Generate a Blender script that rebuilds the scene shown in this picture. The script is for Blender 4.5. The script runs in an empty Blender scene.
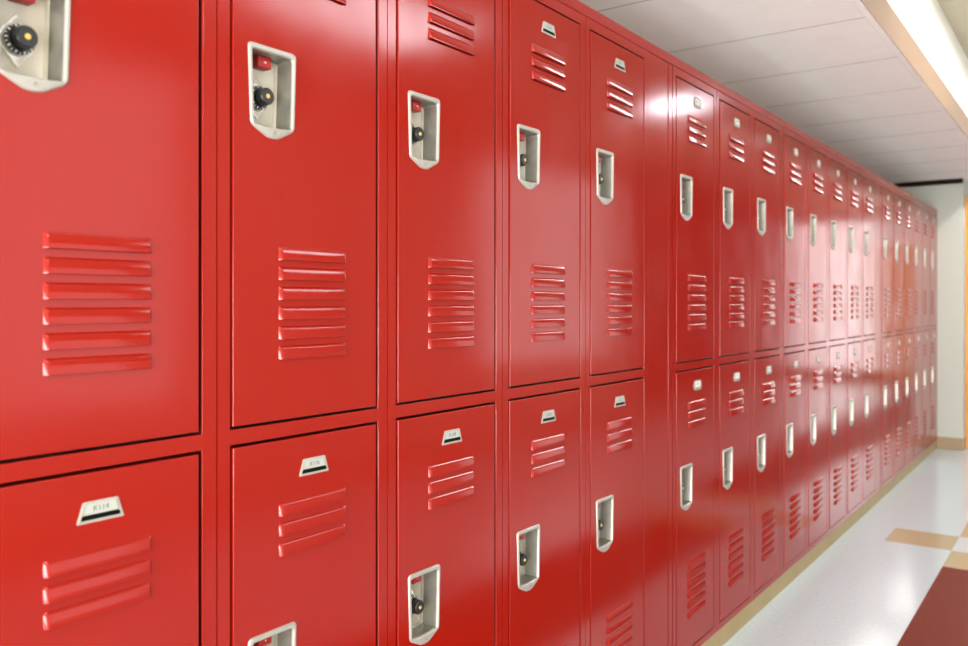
import bpy, bmesh, math, random
from mathutils import Vector, Matrix

random.seed(7)
S = bpy.context.scene
C = S.collection

# ------------------------------------------------------------------ camera
CAM_H = 1.2244
FPX = 852.98
cam_d = bpy.data.cameras.new('camera')
cam = bpy.data.objects.new('camera', cam_d)
C.objects.link(cam)
cam.location = (0, 0, CAM_H)
cam.rotation_euler = (math.pi / 2, 0, 0.6222)
cam_d.sensor_width = 36
cam_d.lens = FPX / 968 * 36
cam_d.shift_y = -(323 - 301.76) / 968
cam_d.clip_start = 0.05
cam_d.dof.use_dof = True
cam_d.dof.focus_distance = 1.75
cam_d.dof.aperture_fstop = 4.2
S.camera = cam

# ------------------------------------------------------------------ world, lights, exposure
S.view_settings.view_transform = 'Standard'
S.view_settings.look = 'None'
S.view_settings.gamma = 1
S.view_settings.exposure = 1.82
W = bpy.data.worlds.new('world')
S.world = W
W.use_nodes = True
W.node_tree.nodes['Background'].inputs[0].default_value = (1.0, 0.98, 0.95, 1)
W.node_tree.nodes['Background'].inputs[1].default_value = 0.54


def area(name, loc, target, sx, sy, power, col):
    d = bpy.data.lights.new(name, 'AREA')
    d.shape = 'RECTANGLE'
    d.size = sx
    d.size_y = sy
    d.energy = power
    d.color = col
    o = bpy.data.objects.new(name, d)
    C.objects.link(o)
    o.location = loc
    o.rotation_euler = (Vector(target) - Vector(loc)).to_track_quat('-Z', 'Y').to_euler()
    return o


LIGHT_EMIT = 9.0
CEIL = 2.73
# ceiling troffers of the corridor (x centre, y centre, size x, size y)
TROFFERS = [(0.42, 6.05, 0.26, 0.34), (0.9, 3.2, 0.6, 1.2), (0.9, 0.4, 0.6, 1.2),
            (-0.15, 4.5, 0.16, 1.8), (-0.15, 7.2, 0.16, 1.8), (-0.15, 9.9, 0.16, 1.8), (-0.15, 12.6, 0.16, 1.8)]  # strips added to brighten the lockers, placed clear of their reflections
# added fill behind the camera, aimed up to brighten the low ceiling
area('rear_fill', (0.4, -2.75, 0.75), (0.2, 3, 2.0), 2.9, 1.4, 94, (1.0, 0.98, 0.94))
# fill at the added side windows, daylight through the glazed end of the corridor
area('side_fill', (2.16, 1.95, 1.6), (-1, 1.95, 1.5), 2.0, 1.9, 1.0, (0.97, 0.98, 1.0))
area('side_fill', (2.16, 6.9, 1.6), (-1, 6.9, 1.5), 2.4, 1.9, 1.5, (0.97, 0.98, 1.0))
area('end_daylight', (1.32, 14.85, 1.3), (1.32, 5, 1.3), 1.25, 2.5, 3, (0.97, 0.98, 1.0))

# ------------------------------------------------------------------ materials


def nodes_of(m):
    return m.node_tree.nodes, m.node_tree.links


def mat(name, col, rough=0.5, metal=0.0, spec=0.5, coat=0.0, coat_rough=0.1, bump=None, var=None, emit=None):
    m = bpy.data.materials.new(name)
    m.use_nodes = True
    n, l = nodes_of(m)
    b = n['Principled BSDF']
    b.inputs['Base Color'].default_value = (*col, 1)
    b.inputs['Roughness'].default_value = rough
    b.inputs['Metallic'].default_value = metal
    b.inputs['Specular IOR Level'].default_value = spec
    b.inputs['Coat Weight'].default_value = coat
    b.inputs['Coat Roughness'].default_value = coat_rough
    if emit:
        b.inputs['Emission Color'].default_value = (*emit[0], 1)
        b.inputs['Emission Strength'].default_value = emit[1]
    tc = n.new('ShaderNodeTexCoord')
    if var:   # (scale, second colour, low, high)
        t = n.new('ShaderNodeTexNoise')
        t.inputs['Scale'].default_value = var[0]
        t.inputs['Detail'].default_value = 4
        l.new(tc.outputs['Object'], t.inputs['Vector'])
        r = n.new('ShaderNodeValToRGB')
        r.color_ramp.elements[0].position = var[2]
        r.color_ramp.elements[1].position = var[3]
        r.color_ramp.elements[0].color = (*col, 1)
        r.color_ramp.elements[1].color = (*var[1], 1)
        l.new(t.outputs['Fac'], r.inputs['Fac'])
        l.new(r.outputs['Color'], b.inputs['Base Color'])
    if bump:  # list of (scale, strength, distance)
        prev = None
        for sc, st, di in bump:
            t = n.new('ShaderNodeTexNoise')
            t.inputs['Scale'].default_value = sc
            t.inputs['Detail'].default_value = 2
            l.new(tc.outputs['Object'], t.inputs['Vector'])
            bp = n.new('ShaderNodeBump')
            bp.inputs['Strength'].default_value = st
            bp.inputs['Distance'].default_value = di
            l.new(t.outputs['Fac'], bp.inputs['Height'])
            if prev:
                l.new(prev.outputs['Normal'], bp.inputs['Normal'])
            prev = bp
        l.new(prev.outputs['Normal'], b.inputs['Normal'])
    return m


def red_paint(name, seed):
    """gloss enamel on slightly wavy pressed sheet; every door samples its own waves"""
    m = bpy.data.materials.new(name)
    m.use_nodes = True
    n, l = nodes_of(m)
    b = n['Principled BSDF']
    b.inputs['Base Color'].default_value = (0.262, 0.0060, 0.0016, 1)
    b.inputs['Specular IOR Level'].default_value = 0.40
    b.inputs['Coat Weight'].default_value = 0.0
    b.inputs['Coat Roughness'].default_value = 0.12
    g = n.new('ShaderNodeNewGeometry')
    info = n.new('ShaderNodeObjectInfo')
    # slow waves in the sheet
    mp = n.new('ShaderNodeMapping')
    mp.inputs['Scale'].default_value = (1, 1.0, 0.55)
    l.new(g.outputs['Position'], mp.inputs['Vector'])
    t = n.new('ShaderNodeTexNoise')
    t.noise_dimensions = '4D'
    t.inputs['Scale'].default_value = 4.2
    t.inputs['Detail'].default_value = 1.5
    l.new(mp.outputs['Vector'], t.inputs['Vector'])
    mul = n.new('ShaderNodeMath')
    mul.operation = 'MULTIPLY'
    mul.inputs[1].default_value = 9.0
    l.new(info.outputs['Random'], mul.inputs[0])
    l.new(mul.outputs[0], t.inputs['W'])
    bp = n.new('ShaderNodeBump')
    bp.inputs['Strength'].default_value = 0.5
    bp.inputs['Distance'].default_value = 0.0022
    l.new(t.outputs['Fac'], bp.inputs['Height'])
    # orange peel
    t2 = n.new('ShaderNodeTexNoise')
    t2.inputs['Scale'].default_value = 420
    l.new(g.outputs['Position'], t2.inputs['Vector'])
    bp2 = n.new('ShaderNodeBump')
    bp2.inputs['Strength'].default_value = 0.08
    bp2.inputs['Distance'].default_value = 0.0004
    l.new(t2.outputs['Fac'], bp2.inputs['Height'])
    l.new(bp.outputs['Normal'], bp2.inputs['Normal'])
    l.new(bp2.outputs['Normal'], b.inputs['Normal'])
    l.new(bp2.outputs['Normal'], b.inputs['Coat Normal'])
    # handled, slightly hazed gloss
    t3 = n.new('ShaderNodeTexNoise')
    t3.inputs['Scale'].default_value = 7
    t3.inputs['Detail'].default_value = 5
    l.new(g.outputs['Position'], t3.inputs['Vector'])
    mr = n.new('ShaderNodeMapRange')
    mr.inputs['From Min'].default_value = 0.3
    mr.inputs['From Max'].default_value = 0.7
    mr.inputs['To Min'].default_value = 0.10
    mr.inputs['To Max'].default_value = 0.17
    l.new(t3.outputs['Fac'], mr.inputs['Value'])
    l.new(mr.outputs['Result'], b.inputs['Roughness'])
    return m


M = {}
M['red'] = red_paint('red_enamel', 0)
M['red_latch'] = mat('red_latch_paint', (0.30, 0.006, 0.005), 0.35)
M['rim'] = mat('pale_zinc_rim', (0.35, 0.34, 0.31), 0.28, 0.25, bump=[(60, 0.05, 0.001)])
M['pocket'] = mat('satin_steel_pocket', (0.36, 0.35, 0.31), 0.33, 0.75, var=(26, (0.22, 0.21, 0.18), 0.35, 0.75))
M['pocket_back'] = mat('pale_steel_plate', (0.42, 0.40, 0.34), 0.3, 0.3)
M['steel'] = mat('brushed_steel', (0.55, 0.55, 0.53), 0.25, 0.7)
M['black'] = mat('black_dial_plastic', (0.012, 0.014, 0.016), 0.32)
M['tick'] = mat('white_dial_marks', (0.8, 0.8, 0.78), 0.5)
M['brass'] = mat('brass_pin', (0.85, 0.55, 0.16), 0.3, 0.8)
M['plate'] = mat('plate_rim_metal', (0.37, 0.36, 0.33), 0.3, 0.2)
M['plate_grey'] = mat('grey_plate_rim_metal', (0.34, 0.31, 0.27), 0.35, 0.4)
M['card'] = mat('white_number_card', (0.38, 0.41, 0.38), 0.5)
M['card_disc'] = mat('white_number_disc', (0.72, 0.74, 0.70), 0.5)
M['ink'] = mat('grey_ink', (0.10, 0.14, 0.13), 0.6)
M['slot'] = mat('black_slot', (0.002, 0.002, 0.002), 0.7, spec=0.1)
M['hinge'] = M['red']
M['wall'] = mat('cream_wall_paint', (0.50, 0.53, 0.47), 0.5, bump=[(90, 0.12, 0.002)])
M['wall_white'] = mat('white_soffit_paint', (0.90, 0.90, 0.86), 0.45, bump=[(90, 0.1, 0.002)])
M['wall_right'] = mat('buff_wall_paint', (0.66, 0.56, 0.46), 0.5, bump=[(90, 0.12, 0.002)])
M['wall_darkened'] = mat('darkened_wall', (0.07, 0.025, 0.018), 0.6)  # unseen far stretch of wall, darkened so the lockers mirror less light
M['peach'] = mat('peach_soffit_trim', (0.26, 0.17, 0.108), 0.7, spec=0.1, bump=[(60, 0.05, 0.001)])
M['tile'] = mat('ceiling_tile', (0.95, 0.955, 0.93), 0.85, bump=[(160, 0.35, 0.002), (18, 0.1, 0.003)], var=(9, (0.92, 0.925, 0.90), 0.4, 0.75))
M['tbar'] = mat('ceiling_joint', (0.42, 0.40, 0.38), 0.8)
M['ceil_main'] = mat('beige_ceiling_tile', (0.52, 0.48, 0.36), 0.85, bump=[(160, 0.3, 0.002)])
M['darkwood'] = mat('dark_brown_trim', (0.022, 0.005, 0.003), 0.6, spec=0.1)
M['base'] = mat('tan_cove_base', (0.33, 0.26, 0.13), 0.5, spec=0.25, var=(5, (0.30, 0.22, 0.11), 0.4, 0.8))
M['base_brown'] = mat('brown_cove_base', (0.33, 0.23, 0.13), 0.4)
M['wood'] = mat('orange_oak', (0.85, 0.33, 0.03), 0.35, var=(7, (0.75, 0.26, 0.02), 0.35, 0.7))
M['floor_white'] = mat('white_vinyl_tile', (0.49, 0.57, 0.61), 0.16, var=(75, (0.43, 0.50, 0.51), 0.52, 0.72), coat=0.4, coat_rough=0.08, bump=[(3.5, 0.06, 0.004)])
M['floor_tan'] = mat('tan_vinyl_tile', (0.39, 0.29, 0.15), 0.2, var=(75, (0.37, 0.26, 0.12), 0.5, 0.75), coat=0.3, coat_rough=0.1, bump=[(3.5, 0.06, 0.004)])
M['floor_red'] = mat('red_vinyl_tile', (0.135, 0.014, 0.005), 0.45, spec=0.1, var=(95, (0.19, 0.03, 0.014), 0.45, 0.75), bump=[(3.5, 0.06, 0.004)])
M['lamp'] = mat('lamp_diffuser', (0.9, 0.9, 0.9), 0.5, emit=((0.90, 0.95, 1.0), LIGHT_EMIT))
M['lamp_bright'] = mat('bright_lamp_diffuser', (0.9, 0.9, 0.9), 0.5, emit=((0.86, 0.92, 1.0), LIGHT_EMIT * 1.7))
M['lamp_soft'] = mat('soft_lamp_diffuser', (0.9, 0.9, 0.9), 0.5, emit=((0.90, 0.95, 1.0), LIGHT_EMIT * .36))
M['lamp_added'] = mat('added_strip_diffuser', (0.9, 0.9, 0.9), 0.5, emit=((0.97, 0.97, 0.94), LIGHT_EMIT * 1.2))
M['lamp_frame'] = mat('lamp_frame', (0.8, 0.8, 0.8), 0.4)
M['cavity_shade'] = mat('unlit_locker_inside', (0.06, 0.01, 0.01), 0.7)  # shade inside the door gaps put into the colour

# ------------------------------------------------------------------ helpers


def link(name, me, parent=None, loc=(0, 0, 0)):
    o = bpy.data.objects.new(name, me)
    C.objects.link(o)
    o.location = loc
    if parent:
        o.parent = parent
    return o


def finish(bm, name, mats, smooth_angle=None, flat_front=False):
    me = bpy.data.meshes.new(name)
    bm.to_mesh(me)
    bm.free()
    for m in mats:
        me.materials.append(m)
    if smooth_angle is not None:
        for p in me.polygons:
            p.use_smooth = True
        me.set_sharp_from_angle(angle=math.radians(smooth_angle))
        if flat_front:      # the sheet itself is plane: keep its normals clear of the pressed shapes
            sh = me.attributes.get('sharp_edge') or me.attributes.new('sharp_edge', 'BOOLEAN', 'EDGE')
            for p in me.polygons:
                if p.normal.x > .9999:
                    p.use_smooth = False
                    for li in p.loop_indices:
                        sh.data[me.loops[li].edge_index].value = True
    return me


def box(bm, x0, x1, y0, y1, z0, z1, mi=0, bev=0.0, seg=2):
    r = bmesh.ops.create_cube(bm, size=1)
    vs = r['verts']
    for v in vs:
        v.co = Vector((x0 + (v.co.x + .5) * (x1 - x0), y0 + (v.co.y + .5) * (y1 - y0), z0 + (v.co.z + .5) * (z1 - z0)))
    fs = set(f for v in vs for f in v.link_faces)
    for f in fs:
        f.material_index = mi
    if bev:
        es = list(set(e for v in vs for e in v.link_edges))
        r = bmesh.ops.bevel(bm, geom=es, offset=bev, segments=seg, affect='EDGES', profile=0.5)
        for f in r['faces']:
            f.material_index = mi


def quad(bm, pts, mi=0, smooth=False):
    f = bm.faces.new([bm.verts.new(p) for p in pts])
    f.material_index = mi
    f.smooth = smooth
    return f


def cyl(bm, cy, cz, r0, r1, x0, x1, n=32, mi=0, cap=True, mod=None):
    """frustum with its axis along x, radius r0 at x0 to r1 at x1"""
    a, b = [], []
    for i in range(n):
        t = 2 * math.pi * i / n
        k = mod(i) if mod else 1.0
        a.append(bm.verts.new((x0, cy + r0 * k * math.cos(t), cz + r0 * k * math.sin(t))))
        b.append(bm.verts.new((x1, cy + r1 * k * math.cos(t), cz + r1 * k * math.sin(t))))
    for i in range(n):
        j = (i + 1) % n
        f = bm.faces.new((a[i], a[j], b[j], b[i]))
        f.material_index = mi
    if cap:
        f = bm.faces.new(b)
        f.material_index = mi


def rounded(pts, radii, n=5):
    """closed outline in (y, z) with rounded corners, the same count of points per corner"""
    out = []
    N = len(pts)
    for i in range(N):
        p = Vector(pts[i])
        a = Vector(pts[i - 1]) - p
        b = Vector(pts[(i + 1) % N]) - p
        r = min(radii[i], a.length * .45, b.length * .45)
        pa = p + a.normalized() * r
        pb = p + b.normalized() * r
        for k in range(n):
            t = k / (n - 1)
            out.append(pa.lerp(p, t).lerp(p.lerp(pb, t), t))
    return out


def loft(bm, loops, mis, smooth=True):
    """loops of (x, outline) joined to one another; mis = material of every band"""
    rows = [[bm.verts.new((x, q[0], q[1])) for q in o] for x, o in loops]
    for k in range(len(rows) - 1):
        A, B = rows[k], rows[k + 1]
        for i in range(len(A)):
            j = (i + 1) % len(A)
            f = bm.faces.new((A[i], A[j], B[j], B[i]))
            f.material_index = mis[k]
            f.smooth = smooth
    return rows


def text_mesh(bm, s, size, x, cy, cz, mi):
    cu = bpy.data.curves.new('t', 'FONT')
    cu.body = s
    cu.size = size
    cu.align_x = 'CENTER'
    cu.align_y = 'CENTER'
    cu.extrude = 0.0001
    o = bpy.data.objects.new('t', cu)
    C.objects.link(o)
    dg = bpy.context.evaluated_depsgraph_get()
    me = bpy.data.meshes.new_from_object(o.evaluated_get(dg))
    n0 = len(bm.faces)
    mtx = Matrix(((0, 0, 1, x), (1, 0, 0, cy), (0, 1, 0, cz), (0, 0, 0, 1)))
    me.transform(mtx)
    bm.from_mesh(me)
    bm.faces.ensure_lookup_table()
    for f in bm.faces[n0:]:
        f.material_index = mi
    bpy.data.objects.remove(o)
    bpy.data.meshes.remove(me)
    bpy.data.curves.remove(cu)


def structure(name, bm, mats, parent=None):
    o = link(name, finish(bm, name, mats), parent)
    if not parent:
        o['kind'] = 'structure'
    return o


# ------------------------------------------------------------------ dimensions (metres)
PX = -1.0774           # front plane of the lockers
Pw = 0.381             # one locker wide
SEAM1 = 0.4298         # left edge of the first locker in view
Z_BOT, Z_TOP = 0.069, 1.967
CAP_TOP = 1.997
TIER = 0.936           # upper tier above lower tier
END_Y = 8.003
SOFFIT = 2.240
XS = -0.645            # soffit edge
XC = -0.887            # face of the wall past the lockers
XR = 2.0
FAR_Y = 14.6
NEAR_Y = -2.8

# ------------------------------------------------------------------ floor
T = 0.3048
GX, GY = -0.8813, 4.7505
bm = bmesh.new()


def floor_kind(i, j):
    """i, j = tile column and row counted from the tan tile seen beside the lockers"""
    red = i in (1, 2)
    if j in (-1, 0, 1):
        if i in (0, 3):
            return 1 if j == 0 else 0
        if red:
            return 0 if j == 0 else 1
        return 0
    return 2 if red else 0


i0, i1 = -3, 10
j0, j1 = -25, 33
for i in range(i0, i1):
    for j in range(j0, j1):
        x0, x1 = GX + i * T, GX + (i + 1) * T
        y0, y1 = GY + j * T, GY + (j + 1) * T
        x0, x1 = max(x0, -1.6), min(x1, XR + .05)
        y0, y1 = max(y0, NEAR_Y), min(y1, FAR_Y + .05)
        if x1 - x0 < 1e-4 or y1 - y0 < 1e-4:
            continue
        quad(bm, [(x0, y0, 0), (x1, y0, 0), (x1, y1, 0), (x0, y1, 0)], floor_kind(i, j))
bmesh.ops.remove_doubles(bm, verts=bm.verts, dist=1e-5)
r = bmesh.ops.extrude_face_region(bm, geom=list(bm.faces))
for e in r['geom']:
    if isinstance(e, bmesh.types.BMVert):
        e.co.z -= 0.05
bmesh.ops.recalc_face_normals(bm, faces=bm.faces)
structure('floor', bm, [M['floor_white'], M['floor_tan'], M['floor_red']])

# ------------------------------------------------------------------ walls
bm = bmesh.new()
box(bm, -1.60, -1.475, NEAR_Y, END_Y, 0, SOFFIT + .03)
structure('wall_left', bm, [M['wall']])
bm = bmesh.new()
box(bm, -1.60, XC, END_Y, FAR_Y, 0, SOFFIT - .001)
structure('wall_back', bm, [M['wall']])
WY = [(0.95, 2.9), (5.7, 8.1)]      # side windows, added to light the lockers and low ceiling
WZ0, WZ1 = 0.65, 2.50
bm = bmesh.new()
box(bm, XR, XR + .12, NEAR_Y, 8.5, 0, WZ0)
box(bm, XR, XR + .12, NEAR_Y, 8.5, WZ1, CEIL + .02)
e = [NEAR_Y] + [v for w in WY for v in w] + [8.5]
for k in range(0, len(e), 2):
    box(bm, XR, XR + .12, e[k], e[k + 1], WZ0, WZ1)
structure('wall_right', bm, [M['wall_right']])
bm = bmesh.new()
box(bm, XR, XR + .12, 8.5, FAR_Y, 0, CEIL + .02)
structure('wall_right', bm, [M['wall_darkened']])
for k, (a, b) in enumerate(WY):
    bm = bmesh.new()
    box(bm, XR + .05, XR + .09, a, a + .04, WZ0, WZ1)
    box(bm, XR + .05, XR + .09, b - .04, b, WZ0, WZ1)
    box(bm, XR + .05, XR + .09, a + .04, b - .04, WZ0, WZ0 + .04)
    box(bm, XR + .05, XR + .09, a + .04, b - .04, WZ1 - .04, WZ1)
    box(bm, XR + .05, XR + .09, (a + b) / 2 - .015, (a + b) / 2 + .015, WZ0 + .04, WZ1 - .04)
    structure('unseen_window_%d' % (k + 1), bm, [M['lamp_frame']])
bm = bmesh.new()
EX0, EX1, EZ1 = .70, 1.94, 2.55
box(bm, -1.60, EX0, FAR_Y, FAR_Y + .1, 0, CEIL + .02)
box(bm, EX0, EX1, FAR_Y, FAR_Y + .1, EZ1, CEIL + .02)
box(bm, EX1, XR + .1, FAR_Y, FAR_Y + .1, 0, CEIL + .02)
structure('wall_end', bm, [M['wall_white']])
bm = bmesh.new()
box(bm, EX0, EX0 + .04, FAR_Y + .03, FAR_Y + .07, .1, EZ1)
box(bm, EX1 - .04, EX1, FAR_Y + .03, FAR_Y + .07, .1, EZ1)
box(bm, EX0 + .04, EX1 - .04, FAR_Y + .03, FAR_Y + .07, .1, .14)
box(bm, EX0 + .04, EX1 - .04, FAR_Y + .03, FAR_Y + .07, EZ1 - .04, EZ1)
box(bm, EX0, EX1, FAR_Y, FAR_Y + .1, 0, .1)
structure('unseen_window_3', bm, [M['lamp_frame']])

# low ceiling over the lockers: tiles on a grid
bm = bmesh.new()
g = 0.0030
y = 3.265 - 0.6096 * 10
while y < FAR_Y:
    a, b = max(y, NEAR_Y), min(y + 0.6096, FAR_Y)
    box(bm, -1.47, XS - 0.024, a, b, SOFFIT, SOFFIT + 0.018, 0)
    if a > NEAR_Y + .1:     # exposed grid tee
        box(bm, -1.47, XS - 0.0235, a - g, a + g, SOFFIT - .0006, SOFFIT + .001, 1)
    y += 0.6096
box(bm, -1.475, XS - 0.0235, NEAR_Y, FAR_Y, SOFFIT + 0.018, SOFFIT + 0.03, 1)
box(bm, XS - 0.0225, XS - 0.0005, NEAR_Y, FAR_Y, SOFFIT - 0.0015, SOFFIT, 0)
box(bm, XS - 0.0225, XS - 0.0105, NEAR_Y, FAR_Y, SOFFIT, SOFFIT + 0.02, 0)
structure('ceiling', bm, [M['tile'], M['tbar']])
# peach trim at the edge of the low ceiling, white drop above it
bm = bmesh.new()
box(bm, XS - .0102, XS + 0.002, NEAR_Y, FAR_Y, SOFFIT + 0.0002, SOFFIT + 0.128, 0, bev=0.001)
structure('trim_1', bm, [M['peach']])
bm = bmesh.new()
box(bm, XS - 0.09, XS - .0105, NEAR_Y, FAR_Y, SOFFIT + 0.031, CEIL, 0)
box(bm, XS - .0105, XS, NEAR_Y, FAR_Y, SOFFIT + 0.1282, CEIL, 0)
structure('wall_soffit', bm, [M['wall_white']])
bm = bmesh.new()
y = 3.0 - 0.6096 * 10
while y < FAR_Y:
    a, b = max(y, NEAR_Y), min(y + 0.6096, FAR_Y)
    box(bm, XS, XR, a + .003, b - .003, CEIL, CEIL + 0.02, 0)
    y += 0.6096
box(bm, XS, XR, NEAR_Y, FAR_Y, CEIL + .006, CEIL + 0.05, 1)
structure('ceiling_corridor', bm, [M['ceil_main'], M['tbar']])

# dark moulding and base at the end wall, cove base under the lockers
bm = bmesh.new()
box(bm, -1.47, XC + 0.0, END_Y - 0.03, END_Y, SOFFIT - 0.04, SOFFIT - 0.002, 0, bev=.002)
structure('trim_2', bm, [M['darkwood']])
bm = bmesh.new()
box(bm, PX - .36, PX - 0.002, -0.6, END_Y - .004, 0.001, Z_BOT - .0005, 0, bev=.0)
structure('baseboard_left', bm, [M['base']])
bm = bmesh.new()
box(bm, PX + .0, XC + .006, END_Y - .008, END_Y, 0.001, 0.10, 0, bev=.002)
structure('baseboard_back', bm, [M['base_brown']])
bm = bmesh.new()
box(bm, XC, XC + .007, END_Y, 8.13, 0.001, 0.10, 0, bev=.002)
box(bm, XC, XC + .007, 9.2, FAR_Y, 0.001, 0.10, 0, bev=.002)
structure('baseboard_side', bm, [M['base']])
bm = bmesh.new()
box(bm, -.88, .035, FAR_Y - .012, FAR_Y, 0.001, 0.10)
box(bm, .685, XR, FAR_Y - .012, FAR_Y, 0.001, 0.10)
structure('baseboard_end', bm, [M['base_brown']])
bm = bmesh.new()
box(bm, XR - .008, XR, NEAR_Y, FAR_Y - .013, 0.001, 0.10)
structure('baseboard_right', bm, [M['base_brown']])


def wood_door(name, x0, x1, y0, y1, axis):
    """oak door in an oak casing; axis = which way the leaf faces"""
    root = bpy.data.objects.new(name, None)
    C.objects.link(root)
    root['kind'] = 'structure'
    f, l = bmesh.new(), bmesh.new()
    H = 2.05
    if axis == 'x':
        root.location = (x0, y0, 0)
        w, t = y1 - y0, .02
        box(f, 0, t, 0, .05, .002, H + .05, bev=.003)
        box(f, 0, t, w - .05, w, .002, H + .05, bev=.003)
        box(f, 0, t, .05, w - .05, H, H + .05, bev=.003)
        box(l, 0, t * .5, .053, w - .053, .01, H - .003, bev=.002)
        h = bmesh.new()
        box(h, t * .5, t * .5 + .05, w - .13, w - .11, .98, 1.0, bev=.003)
        box(h, t * .5 + .04, t * .5 + .052, w - .22, w - .11, .98, 1.0, bev=.003)
    else:
        root.location = (x0, y0, 0)
        w, t = x1 - x0, .02
        box(f, 0, .05, -t, 0, .002, H + .05, bev=.003)
        box(f, w - .05, w, -t, 0, .002, H + .05, bev=.003)
        box(f, .05, w - .05, -t, 0, H, H + .05, bev=.003)
        box(l, .053, w - .053, -t * .5, 0, .01, H - .003, bev=.002)
        h = bmesh.new()
        box(h, .1, .12, -t * .5 - .05, -t * .5, .98, 1.0, bev=.003)
        box(h, .1, .2, -t * .5 - .052, -t * .5 - .04, .98, 1.0, bev=.003)
    link('door_frame', finish(f, 'door_frame', [M['wood']]), root)
    le = link('door_leaf', finish(l, 'door_leaf', [M['wood']]), root)
    link('door_handle', finish(h, 'door_handle', [M['steel']]), le)


wood_door('door_1', XC, XC, 8.155, 9.17, 'x')
wood_door('door_2', 0.04, 0.68, FAR_Y, FAR_Y, 'y')

# ceiling lights
for k, (lx, ly, sx, sy) in enumerate(TROFFERS):
    root = bpy.data.objects.new('ceiling_light', None)
    C.objects.link(root)
    root.location = (lx, ly, CEIL - .03)
    root['label'] = ['small square fluorescent light over the corridor, mirrored in the red filler panel',
                     'long fluorescent light over the corridor, just ahead of the camera',
                     'long fluorescent light over the corridor, beside the nearest locker',
                     'added narrow light strip beside the white soffit drop, nearest of its row',
                     'added narrow light strip beside the white soffit drop, second nearest of its row',
                     'added narrow light strip beside the white soffit drop, second farthest of its row',
                     'added narrow light strip beside the white soffit drop, farthest of its row'][k]
    root['category'] = 'ceiling light'
    root['group'] = 'ceiling lights of the corridor'
    f, d = bmesh.new(), bmesh.new()
    for (a, b, c, e) in ((-sx / 2 - .02, -sx / 2, -sy / 2 - .02, sy / 2 + .02), (sx / 2, sx / 2 + .02, -sy / 2 - .02, sy / 2 + .02),
                         (-sx / 2, sx / 2, -sy / 2 - .02, -sy / 2), (-sx / 2, sx / 2, sy / 2, sy / 2 + .02)):
        box(f, a, b, c, e, 0, .03)
    box(d, -sx / 2, sx / 2, -sy / 2, sy / 2, .008, .03)
    link('lamp_frame', finish(f, 'lamp_frame', [M['lamp_frame']]), root)
    link('diffuser', finish(d, 'diffuser', [M['lamp_bright' if k == 0 else 'lamp_added' if k > 2 else 'lamp_soft' if k in (1, 2) else 'lamp']]), root)

# ------------------------------------------------------------------ locker body
LA, LB = 0.0242, 0.3550     # door opening, left and right
OPEN = [(0.0920, 1.0040), (1.0275, 1.9400)]


def body_mesh():
    bm = bmesh.new()
    e = 0.0011
    ys = [e, LA, LB, Pw - e]
    zs = [Z_BOT, OPEN[0][0], OPEN[0][1], OPEN[1][0], OPEN[1][1], Z_TOP - .0008]
    V = {}
    for a, yy in enumerate(ys):
        for b, zz in enumerate(zs):
            V[a, b] = bm.verts.new((0, yy, zz))
    front = set()
    holes = {(1, 1), (1, 3)}
    for a in range(3):
        for b in range(5):
            if (a, b) in holes:
                continue
            front.add(bm.faces.new((V[a, b], V[a + 1, b], V[a + 1, b + 1], V[a, b + 1])))
    D1, D2 = -0.046, -0.38
    for (a, b) in holes:
        q = [V[a, b], V[a + 1, b], V[a + 1, b + 1], V[a, b + 1]]
        # folded sheet: a thin lip, then the frame is hollow behind it
        lip = [bm.verts.new(v.co + Vector((-.0028, 0, 0))) for v in q]
        u = .008
        ex = [Vector((0, -u, -u)), Vector((0, u, -u)), Vector((0, u, u)), Vector((0, -u, u))]
        hol = [bm.verts.new(v.co + d) for v, d in zip(lip, ex)]
        k = [bm.verts.new(v.co + Vector((D1, 0, 0))) for v in hol]
        for A, B, mi in ((q, lip, 0), (lip, hol, 1), (hol, k, 1)):
            for i in range(4):
                j = (i + 1) % 4
                f = bm.faces.new((A[i], B[i], B[j], A[j]))
                f.material_index = mi
        f = bm.faces.new(k)
        f.material_index = 1
    ring = [(a, 0) for a in range(4)] + [(3, b) for b in range(1, 6)] + [(a, 5) for a in (2, 1, 0)] + [(0, b) for b in (4, 3, 2, 1)]
    back = [bm.verts.new(V[r].co + Vector((D2, 0, 0))) for r in ring]
    n = len(ring)
    for i in range(n):
        j = (i + 1) % n
        bm.faces.new((V[ring[i]], back[i], back[j], V[ring[j]]))
    bm.faces.new(back)
    bmesh.ops.recalc_face_normals(bm, faces=bm.faces)
    es = [ed for ed in bm.edges if sum(f in front for f in ed.link_faces) == 1
          and all(LA - .001 < v.co.y < LB + .001 for v in ed.verts)]
    bmesh.ops.bevel(bm, geom=es, offset=0.0007, segments=3, affect='EDGES', profile=0.5)
    return finish(bm, 'locker_body', [M['red'], M['cavity_shade']], 30, True)


# ------------------------------------------------------------------ door with pressed louvres
DA, DB = 0.0292, 0.3483
DZ0, DZ1 = 1.0322 - TIER, 1.9350 - TIER      # in the lower tier's heights
LV0, LV1 = 0.119, 0.270
LP, LH = 0.0322, 0.0215
LOUV = [1.833 - TIER - k * LP for k in range(3)] + [1.3135 - TIER - k * LP for k in range(6)]
PROUD = 0.0015


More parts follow.
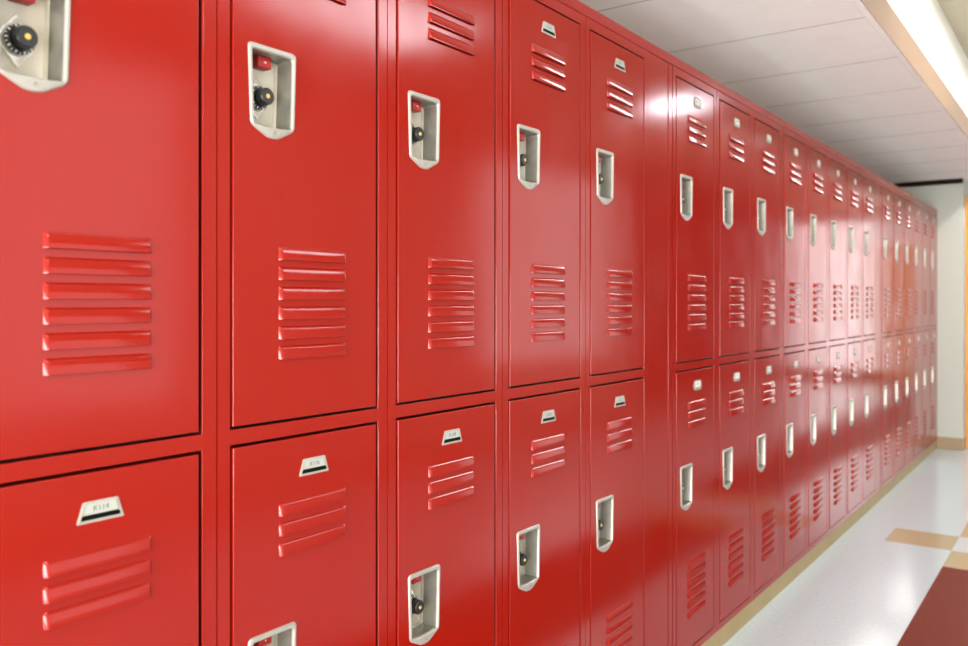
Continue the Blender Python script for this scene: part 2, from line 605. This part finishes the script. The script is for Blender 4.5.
def door_mesh():
    bm = bmesh.new()
    R = 0.0014
    ya, yb, za, zb = DA + R, DB - R, DZ0 + R, DZ1 - R
    hp = (0.0625, 0.1500, 1.5035 - TIER, 1.6265 - TIER)
    ys = sorted({ya, hp[0], LV0, hp[1], LV1, yb})
    zz = {za, zb, hp[2], hp[3]}
    for t in LOUV:
        zz |= {t, t - LH}
    zs = sorted(zz)

    def hole(y, z):
        if hp[0] < y < hp[1] and hp[2] < z < hp[3]:
            return True
        return LV0 < y < LV1 and any(t - LH < z < t for t in LOUV)
    V = {}

    def vv(a, b):
        if (a, b) not in V:
            V[a, b] = bm.verts.new((PROUD, ys[a], zs[b]))
        return V[a, b]
    for a in range(len(ys) - 1):
        for b in range(len(zs) - 1):
            if hole((ys[a] + ys[a + 1]) / 2, (zs[b] + zs[b + 1]) / 2):
                continue
            bm.faces.new((vv(a, b), vv(a + 1, b), vv(a + 1, b + 1), vv(a, b + 1)))
    # rolled edge, then the side going back
    rings = []
    for k in range(5):
        t = math.pi / 2 * k / 4
        o = R * math.sin(t)
        rings.append((PROUD - R * (1 - math.cos(t)), o))
    rings.append((-0.016, R))
    rows = []
    for x, o in rings:
        rows.append([bm.verts.new((x, yy, z2)) for yy, z2 in ((ya - o, za - o), (yb + o, za - o), (yb + o, zb + o), (ya - o, zb + o))])
    for k in range(len(rows) - 1):
        for i in range(4):
            j = (i + 1) % 4
            bm.faces.new((rows[k][j], rows[k][i], rows[k + 1][i], rows[k + 1][j]))
    # louvres: crease at the top, sloping out to a lip that hangs open below
    P, E = 0.0062, 0.0045
    for t in LOUV:
        b = t - LH
        prof = [(PROUD, t), (PROUD + P * .40, t - .0024), (PROUD + P * .58, t - .0046), (PROUD + P, b + .0022), (PROUD + P * .99, b + .0006), (PROUD + P * .86, b)]
        secs = []
        for yy, kx in ((LV0, 0.0), (LV0 + E * .4, 0.6), (LV0 + E, .97), (LV0 + E + .0015, 1.0), (LV1 - E - .0015, 1.0), (LV1 - E, .97), (LV1 - E * .4, 0.6), (LV1, 0.0)):
            secs.append([bm.verts.new((PROUD + (x - PROUD) * kx, yy, z)) for x, z in prof])
        for a in range(7):
            for c in range(len(prof) - 1):
                f = bm.faces.new((secs[a][c], secs[a][c + 1], secs[a + 1][c + 1], secs[a + 1][c]))
        # back of the lip
        inner = [bm.verts.new((PROUD + P * .55, yy, b + .004)) for yy in (LV0 + E + .0015, LV1 - E - .0015)]
        bm.faces.new((secs[3][-1], inner[0], inner[1], secs[4][-1]))
    bmesh.ops.remove_doubles(bm, verts=bm.verts, dist=1e-6)
    bmesh.ops.recalc_face_normals(bm, faces=bm.faces)
    # all front faces must look to +x
    for f in bm.faces:
        if abs(f.normal.x) > .5 and f.normal.x < 0 and f.calc_center_median().x > PROUD - .0001:
            f.normal_flip()
    return finish(bm, 'door', [M['red']], 32, True)


# ------------------------------------------------------------------ recessed handle pocket
def pocket_mesh():
    bm = bmesh.new()
    z = TIER
    O = [(.0565, 1.633 - z), (.1550, 1.633 - z), (.1510, 1.504 - z), (.117, 1.4862 - z), (.096, 1.4862 - z), (.0615, 1.504 - z)]
    I = [(.0640, 1.6240 - z), (.1485, 1.6240 - z), (.1450, 1.5065 - z), (.121, 1.5045 - z), (.092, 1.5045 - z), (.0680, 1.5065 - z)]
    ro = [.009, .009, .008, .008, .008, .008]
    ri = [.007, .007, .003, .001, .001, .003]
    cen = Vector((.11, 1.56 - z))

    def scl(pts, d):
        return [(p[0] + (d if p[0] < cen[0] else -d), p[1] + (d if p[1] < cen[1] else -d)) for p in pts]
    x = PROUD
    loops = [(x, rounded(O, ro)), (x + .0018, rounded(scl(O, .0004), ro)), (x + .0032, rounded(scl(O, .0018), ro)),
             (x + .0032, rounded(scl(I, -.0014), ri)), (x + .0020, rounded(scl(I, -.0002), ri)), (x - .002, rounded(scl(I, .0006), ri)),
             (x - .033, rounded(scl(I, .0035), ri)), (x - .037, rounded(scl(I, .008), ri))]
    rows = loft(bm, loops, [0, 0, 0, 0, 0, 1, 1])
    f = bm.faces.new(rows[-1])
    f.material_index = 2
    bmesh.ops.recalc_face_normals(bm, faces=bm.faces)
    # rivet on the lower lip
    cyl(bm, .1075, 1.4960 - z, .0036, .0036, x + .003, x + .0042, 12, 0)
    cyl(bm, .1075, 1.4960 - z, .0018, .002, x + .004, x + .0046, 6, 1)
    return finish(bm, 'recessed_handle', [M['rim'], M['pocket'], M['pocket_back']], 40)


def lock_plate_mesh():
    bm = bmesh.new()
    cy, cz = .1045, 1.5562 - TIER
    x = PROUD - .037
    out = []
    for i in range(48):
        t = 2 * math.pi * i / 48
        r = .0225
        yy, zz = r * math.cos(t), r * math.sin(t)
        if abs(math.cos(t)) < .62:      # pulled out to a blunt point above and below
            k = (.62 - abs(math.cos(t))) / .62
            zz = math.copysign(abs(zz) + .0125 * k, zz)
            yy *= 1 - .25 * k
        out.append((cy + yy, cz + zz))
    ins = [((p[0] - cy) * .96 + cy, (p[1] - cz) * .96 + cz) for p in out]
    rows = loft(bm, [(x, out), (x + .0016, out), (x + .0022, ins)], [0, 0])
    bm.faces.new(rows[-1])
    bmesh.ops.recalc_face_normals(bm, faces=bm.faces)
    # raised case plate, a thin ledge behind the lock
    return finish(bm, 'lock_plate', [M['steel']], 35)


def dial_mesh():
    bm = bmesh.new()
    cy, cz = .1045, 1.5562 - TIER
    x = PROUD - .0348
    cyl(bm, cy, cz, .0212, .0205, x, x + .003, 40, 3, True)
    cyl(bm, cy, cz, .0192, .0192, x + .003, x + .0055, 40, 0, False)
    cyl(bm, cy, cz, .0192, .0150, x + .0055, x + .0085, 40, 0, True)
    for k in range(20):
        t = 2 * math.pi * k / 20
        r0, r1 = (.0158, .0187) if k % 2 == 0 else (.0172, .0188)
        w = .00055 if k % 2 else .0009
        d, s = Vector((math.cos(t), math.sin(t))), Vector((-math.sin(t), math.cos(t)))
        pts = []
        for r, sg in ((r0, -1), (r1, -1), (r1, 1), (r0, 1)):
            q = d * r + s * w * sg
            xx = x + .0055 + (.0192 - r) / .0042 * .003 + .0003
            pts.append((xx, cy + q[0], cz + q[1]))
        f = quad(bm, pts, 1)
    kn = lambda i: 1.0 if i % 2 else .955
    cyl(bm, cy, cz, .0105, .0105, x + .0085, x + .013, 30, 0, False)
    cyl(bm, cy, cz, .0135, .0140, x + .012, x + .0245, 60, 0, True, mod=kn)
    cyl(bm, cy, cz, .0132, .0118, x + .0245, x + .0262, 60, 0, True)
    cyl(bm, cy, cz, .0100, .0088, x + .0262, x + .0255, 30, 0, False)
    cyl(bm, cy, cz, 0.0040, .0034, x + .0262, x + .0272, 20, 2, True)
    return finish(bm, 'combination_dial', [M['black'], M['tick'], M['brass'], M['steel']], 35)


def latch_mesh():
    bm = bmesh.new()
    z = TIER
    x = PROUD - .037
    box(bm, x, x + .020, .092, .119, 1.603 - z, 1.6210 - z, 0, bev=.0018, seg=3)
    cyl(bm, .1055, 1.612 - z, .002, .002, x + .0199, x + .0204, 12, 1)
    return finish(bm, 'latch_lever', [M['red_latch'], M['steel']], 40)


def hinge_mesh():
    bm = bmesh.new()
    n = 46
    y, R = .3572, .0007
    z0, z1 = DZ0 + .012, DZ1 - .012
    st = (z1 - z0) / n
    for k in range(n):
        a, b = z0 + k * st + .0007, z0 + (k + 1) * st - .0007
        va, vb = [], []
        for i in range(8):
            t = 2 * math.pi * i / 8
            va.append(bm.verts.new((.0000 + R * .8 * math.cos(t), y + R * math.sin(t), a)))
            vb.append(bm.verts.new((.0000 + R * .8 * math.cos(t), y + R * math.sin(t), b)))
        for i in range(8):
            j = (i + 1) % 8
            bm.faces.new((va[i], va[j], vb[j], vb[i]))
        bm.faces.new(va[::-1])
        bm.faces.new(vb)
    return finish(bm, 'hinge', [M['hinge']], 30)


def plate_mesh(txt):
    """slanted number plate, black slot under a white card"""
    bm = bmesh.new()
    z = TIER
    O = [(.1705, 1.8975 - z), (.2195, 1.8975 - z), (.2285, 1.8695 - z), (.1615, 1.8695 - z)]
    x = PROUD
    ins = [(.1735, 1.8950 - z), (.2165, 1.8950 - z), (.2245, 1.8725 - z), (.1655, 1.8725 - z)]
    rr = [.0025] * 4
    rows = loft(bm, [(x, rounded(O, rr)), (x + .0014, rounded(O, rr)), (x + .002, rounded(ins, [.0015] * 4)), (x + .0012, rounded(ins, [.0012] * 4))], [0, 0, 0])
    f = bm.faces.new(rows[-1])
    f.material_index = 0
    bmesh.ops.recalc_face_normals(bm, faces=bm.faces)
    quad(bm, [(x + .0016, .1718, 1.8805 - z), (x + .0016, .2182, 1.8805 - z), (x + .0016, .2158, 1.8942 - z), (x + .0016, .1742, 1.8942 - z)], 1)
    r = rounded([(.1668, 1.8735 - z), (.2232, 1.8735 - z), (.2210, 1.8800 - z), (.1690, 1.8800 - z)], [.002] * 4, 3)
    quad(bm, [(x + .0017, q[0], q[1]) for q in r], 2)
    text_mesh(bm, txt, .0105, x + .0019, .195, 1.8873 - z, 3)
    return finish(bm, 'number_plate', [M['plate'], M['card'], M['slot'], M['ink']], 40)


def round_plate_mesh(txt):
    """older plate of the farther lockers: grey rounded holder with a white number disc"""
    bm = bmesh.new()
    z = TIER
    O = [(.170, 1.9005 - z), (.228, 1.9005 - z), (.230, 1.8675 - z), (.168, 1.8675 - z)]
    I = [(.175, 1.8970 - z), (.223, 1.8970 - z), (.224, 1.8775 - z), (.174, 1.8775 - z)]
    x = PROUD
    rows = loft(bm, [(x, rounded(O, [.011] * 4)), (x + .0022, rounded(O, [.010] * 4)), (x + .003, rounded(I, [.008] * 4)), (x + .0014, rounded(I, [.008] * 4))], [0, 0, 0])
    f = bm.faces.new(rows[-1])
    f.material_index = 1
    bmesh.ops.recalc_face_normals(bm, faces=bm.faces)
    text_mesh(bm, txt, .011, x + .0017, .199, 1.8873 - z, 2)
    return finish(bm, 'number_plate', [M['plate_grey'], M['card_disc'], M['ink']], 40)


ME = {'body': body_mesh(), 'door': door_mesh(), 'pocket': pocket_mesh(), 'plate_l': lock_plate_mesh(),
      'dial': dial_mesh(), 'latch': latch_mesh(), 'hinge': hinge_mesh()}

# numbers: lower tier, upper tier
NUM = {}
for k in range(19):
    NUM[k] = ('K%d' % (114 + 2 * k), 'K%d' % (113 + 2 * k))

LABEL = [
    'nearest red double-tier locker, cut off by the left edge of the photo',
    'second red double-tier locker from the left, first shown with its full door width',
    'third red double-tier locker from the left, its lower dial showing at the bottom edge',
    'fourth red double-tier locker from the left, its upper number plate just below the top edge',
    'red double-tier locker directly left of the wide blank red filler panel',
    'red double-tier locker directly right of the wide blank filler panel, glare at its top',
    'red double-tier locker second to the right of the wide blank filler panel',
    'red double-tier locker third to the right of the wide blank filler panel',
    'red double-tier locker fourth to the right of the wide blank filler panel',
    'red double-tier locker fifth to the right of the wide filler, middle of its bank',
    'red double-tier locker sixth to the right of the wide filler, third before the far filler',
    'red double-tier locker with pale reflections, second before the narrow far filler panel',
    'red double-tier locker with pale reflections, directly left of the narrow far filler panel',
    'red double-tier locker directly right of the narrow far filler panel',
    'red double-tier locker second past the far filler panel, with orange reflections',
    'red double-tier locker third past the far filler, orange reflections, fourth from the end wall',
    'red double-tier locker third from the cream end wall',
    'red double-tier locker second from the cream end wall',
    'farthest red double-tier locker, touching the cream end wall',
]


def make_locker(idx, y):
    root = bpy.data.objects.new('locker', None)
    C.objects.link(root)
    root.location = (PX, y, 0)
    root['label'] = LABEL[idx]
    root['category'] = 'locker'
    root['group'] = 'red double-tier lockers in a row along the wall'
    link('locker_body', ME['body'], root)
    for tier in (0, 1):
        d = link('door', ME['door'], root, (0, 0, tier * TIER))
        # doors never hang quite true: a fraction of a degree about the hinge
        a = math.radians(random.uniform(-.18, .12))
        d.rotation_euler = (0, 0, a)
        hx = Vector((0, DB, 0))
        off = hx - Matrix.Rotation(a, 3, 'Z') @ hx
        d.location = Vector((0, 0, tier * TIER)) + off
        link('recessed_handle', ME['pocket'], d)
        link('lock_plate', ME['plate_l'], d)
        link('combination_dial', ME['dial'], d)
        link('latch_lever', ME['latch'], d)
        link('hinge', ME['hinge'], d)
        num = NUM[idx][tier]
        link('number_plate', plate_mesh(num) if idx < 5 else round_plate_mesh(num), d)
    return root


G1, G2 = 0.1826, 0.1502
for i in range(19):
    y = SEAM1 + Pw * i + (G1 if i > 4 else 0) + (G2 if i > 12 else 0)
    make_locker(i, y)


# ------------------------------------------------------------------ filler panels between the banks
def filler(y0, y1, strip, label):
    root = bpy.data.objects.new('filler_panel', None)
    C.objects.link(root)
    root.location = (PX, y0, 0)
    root['label'] = label
    root['category'] = 'panel'
    root['group'] = 'red filler panels between locker banks'
    w = y1 - y0
    bm = bmesh.new()
    box(bm, -.30, -.0008, .0008, w - strip - .0018, Z_BOT, Z_TOP - .001, 0, bev=.0016, seg=3)
    link('panel', finish(bm, 'panel', [M['red']], 30, True), root)
    bm = bmesh.new()
    box(bm, -.30, -.0004, w - strip + .0018, w - .0014, Z_BOT, Z_TOP - .001, 0, bev=.0016, seg=3)
    link('edge_strip', finish(bm, 'edge_strip', [M['red']], 30, True), root)


filler(SEAM1 + 5 * Pw, SEAM1 + 5 * Pw + G1, .034, 'wide blank red filler panel between the fifth and sixth lockers')
filler(SEAM1 + 13 * Pw + G1, SEAM1 + 13 * Pw + G1 + G2, .03, 'narrow far red filler panel with orange reflections, nearer the end wall')

# ------------------------------------------------------------------ closure strips on top
cuts = [SEAM1 - .0, 1.859, 3.720, 4.293, END_Y - .004]
labs = ['red top closure strip over the nearest lockers, running out of the photo at the top',
        'red top closure strip from above the fourth locker past the wide filler panel',
        'short red top closure strip between two joints above the middle bank',
        'long far red top closure strip running to the cream end wall']
for k in range(4):
    bm = bmesh.new()
    box(bm, -.30, .0006, .0007, cuts[k + 1] - cuts[k] - .0007, Z_TOP + .0006, CAP_TOP, 0, bev=.0018, seg=3)
    o = link('closure_strip', finish(bm, 'closure_strip', [M['red']], 30, True), None, (PX, cuts[k], 0))
    o['label'] = labs[k]
    o['category'] = 'trim strip'
    o['group'] = 'red closure strips on top of the lockers'
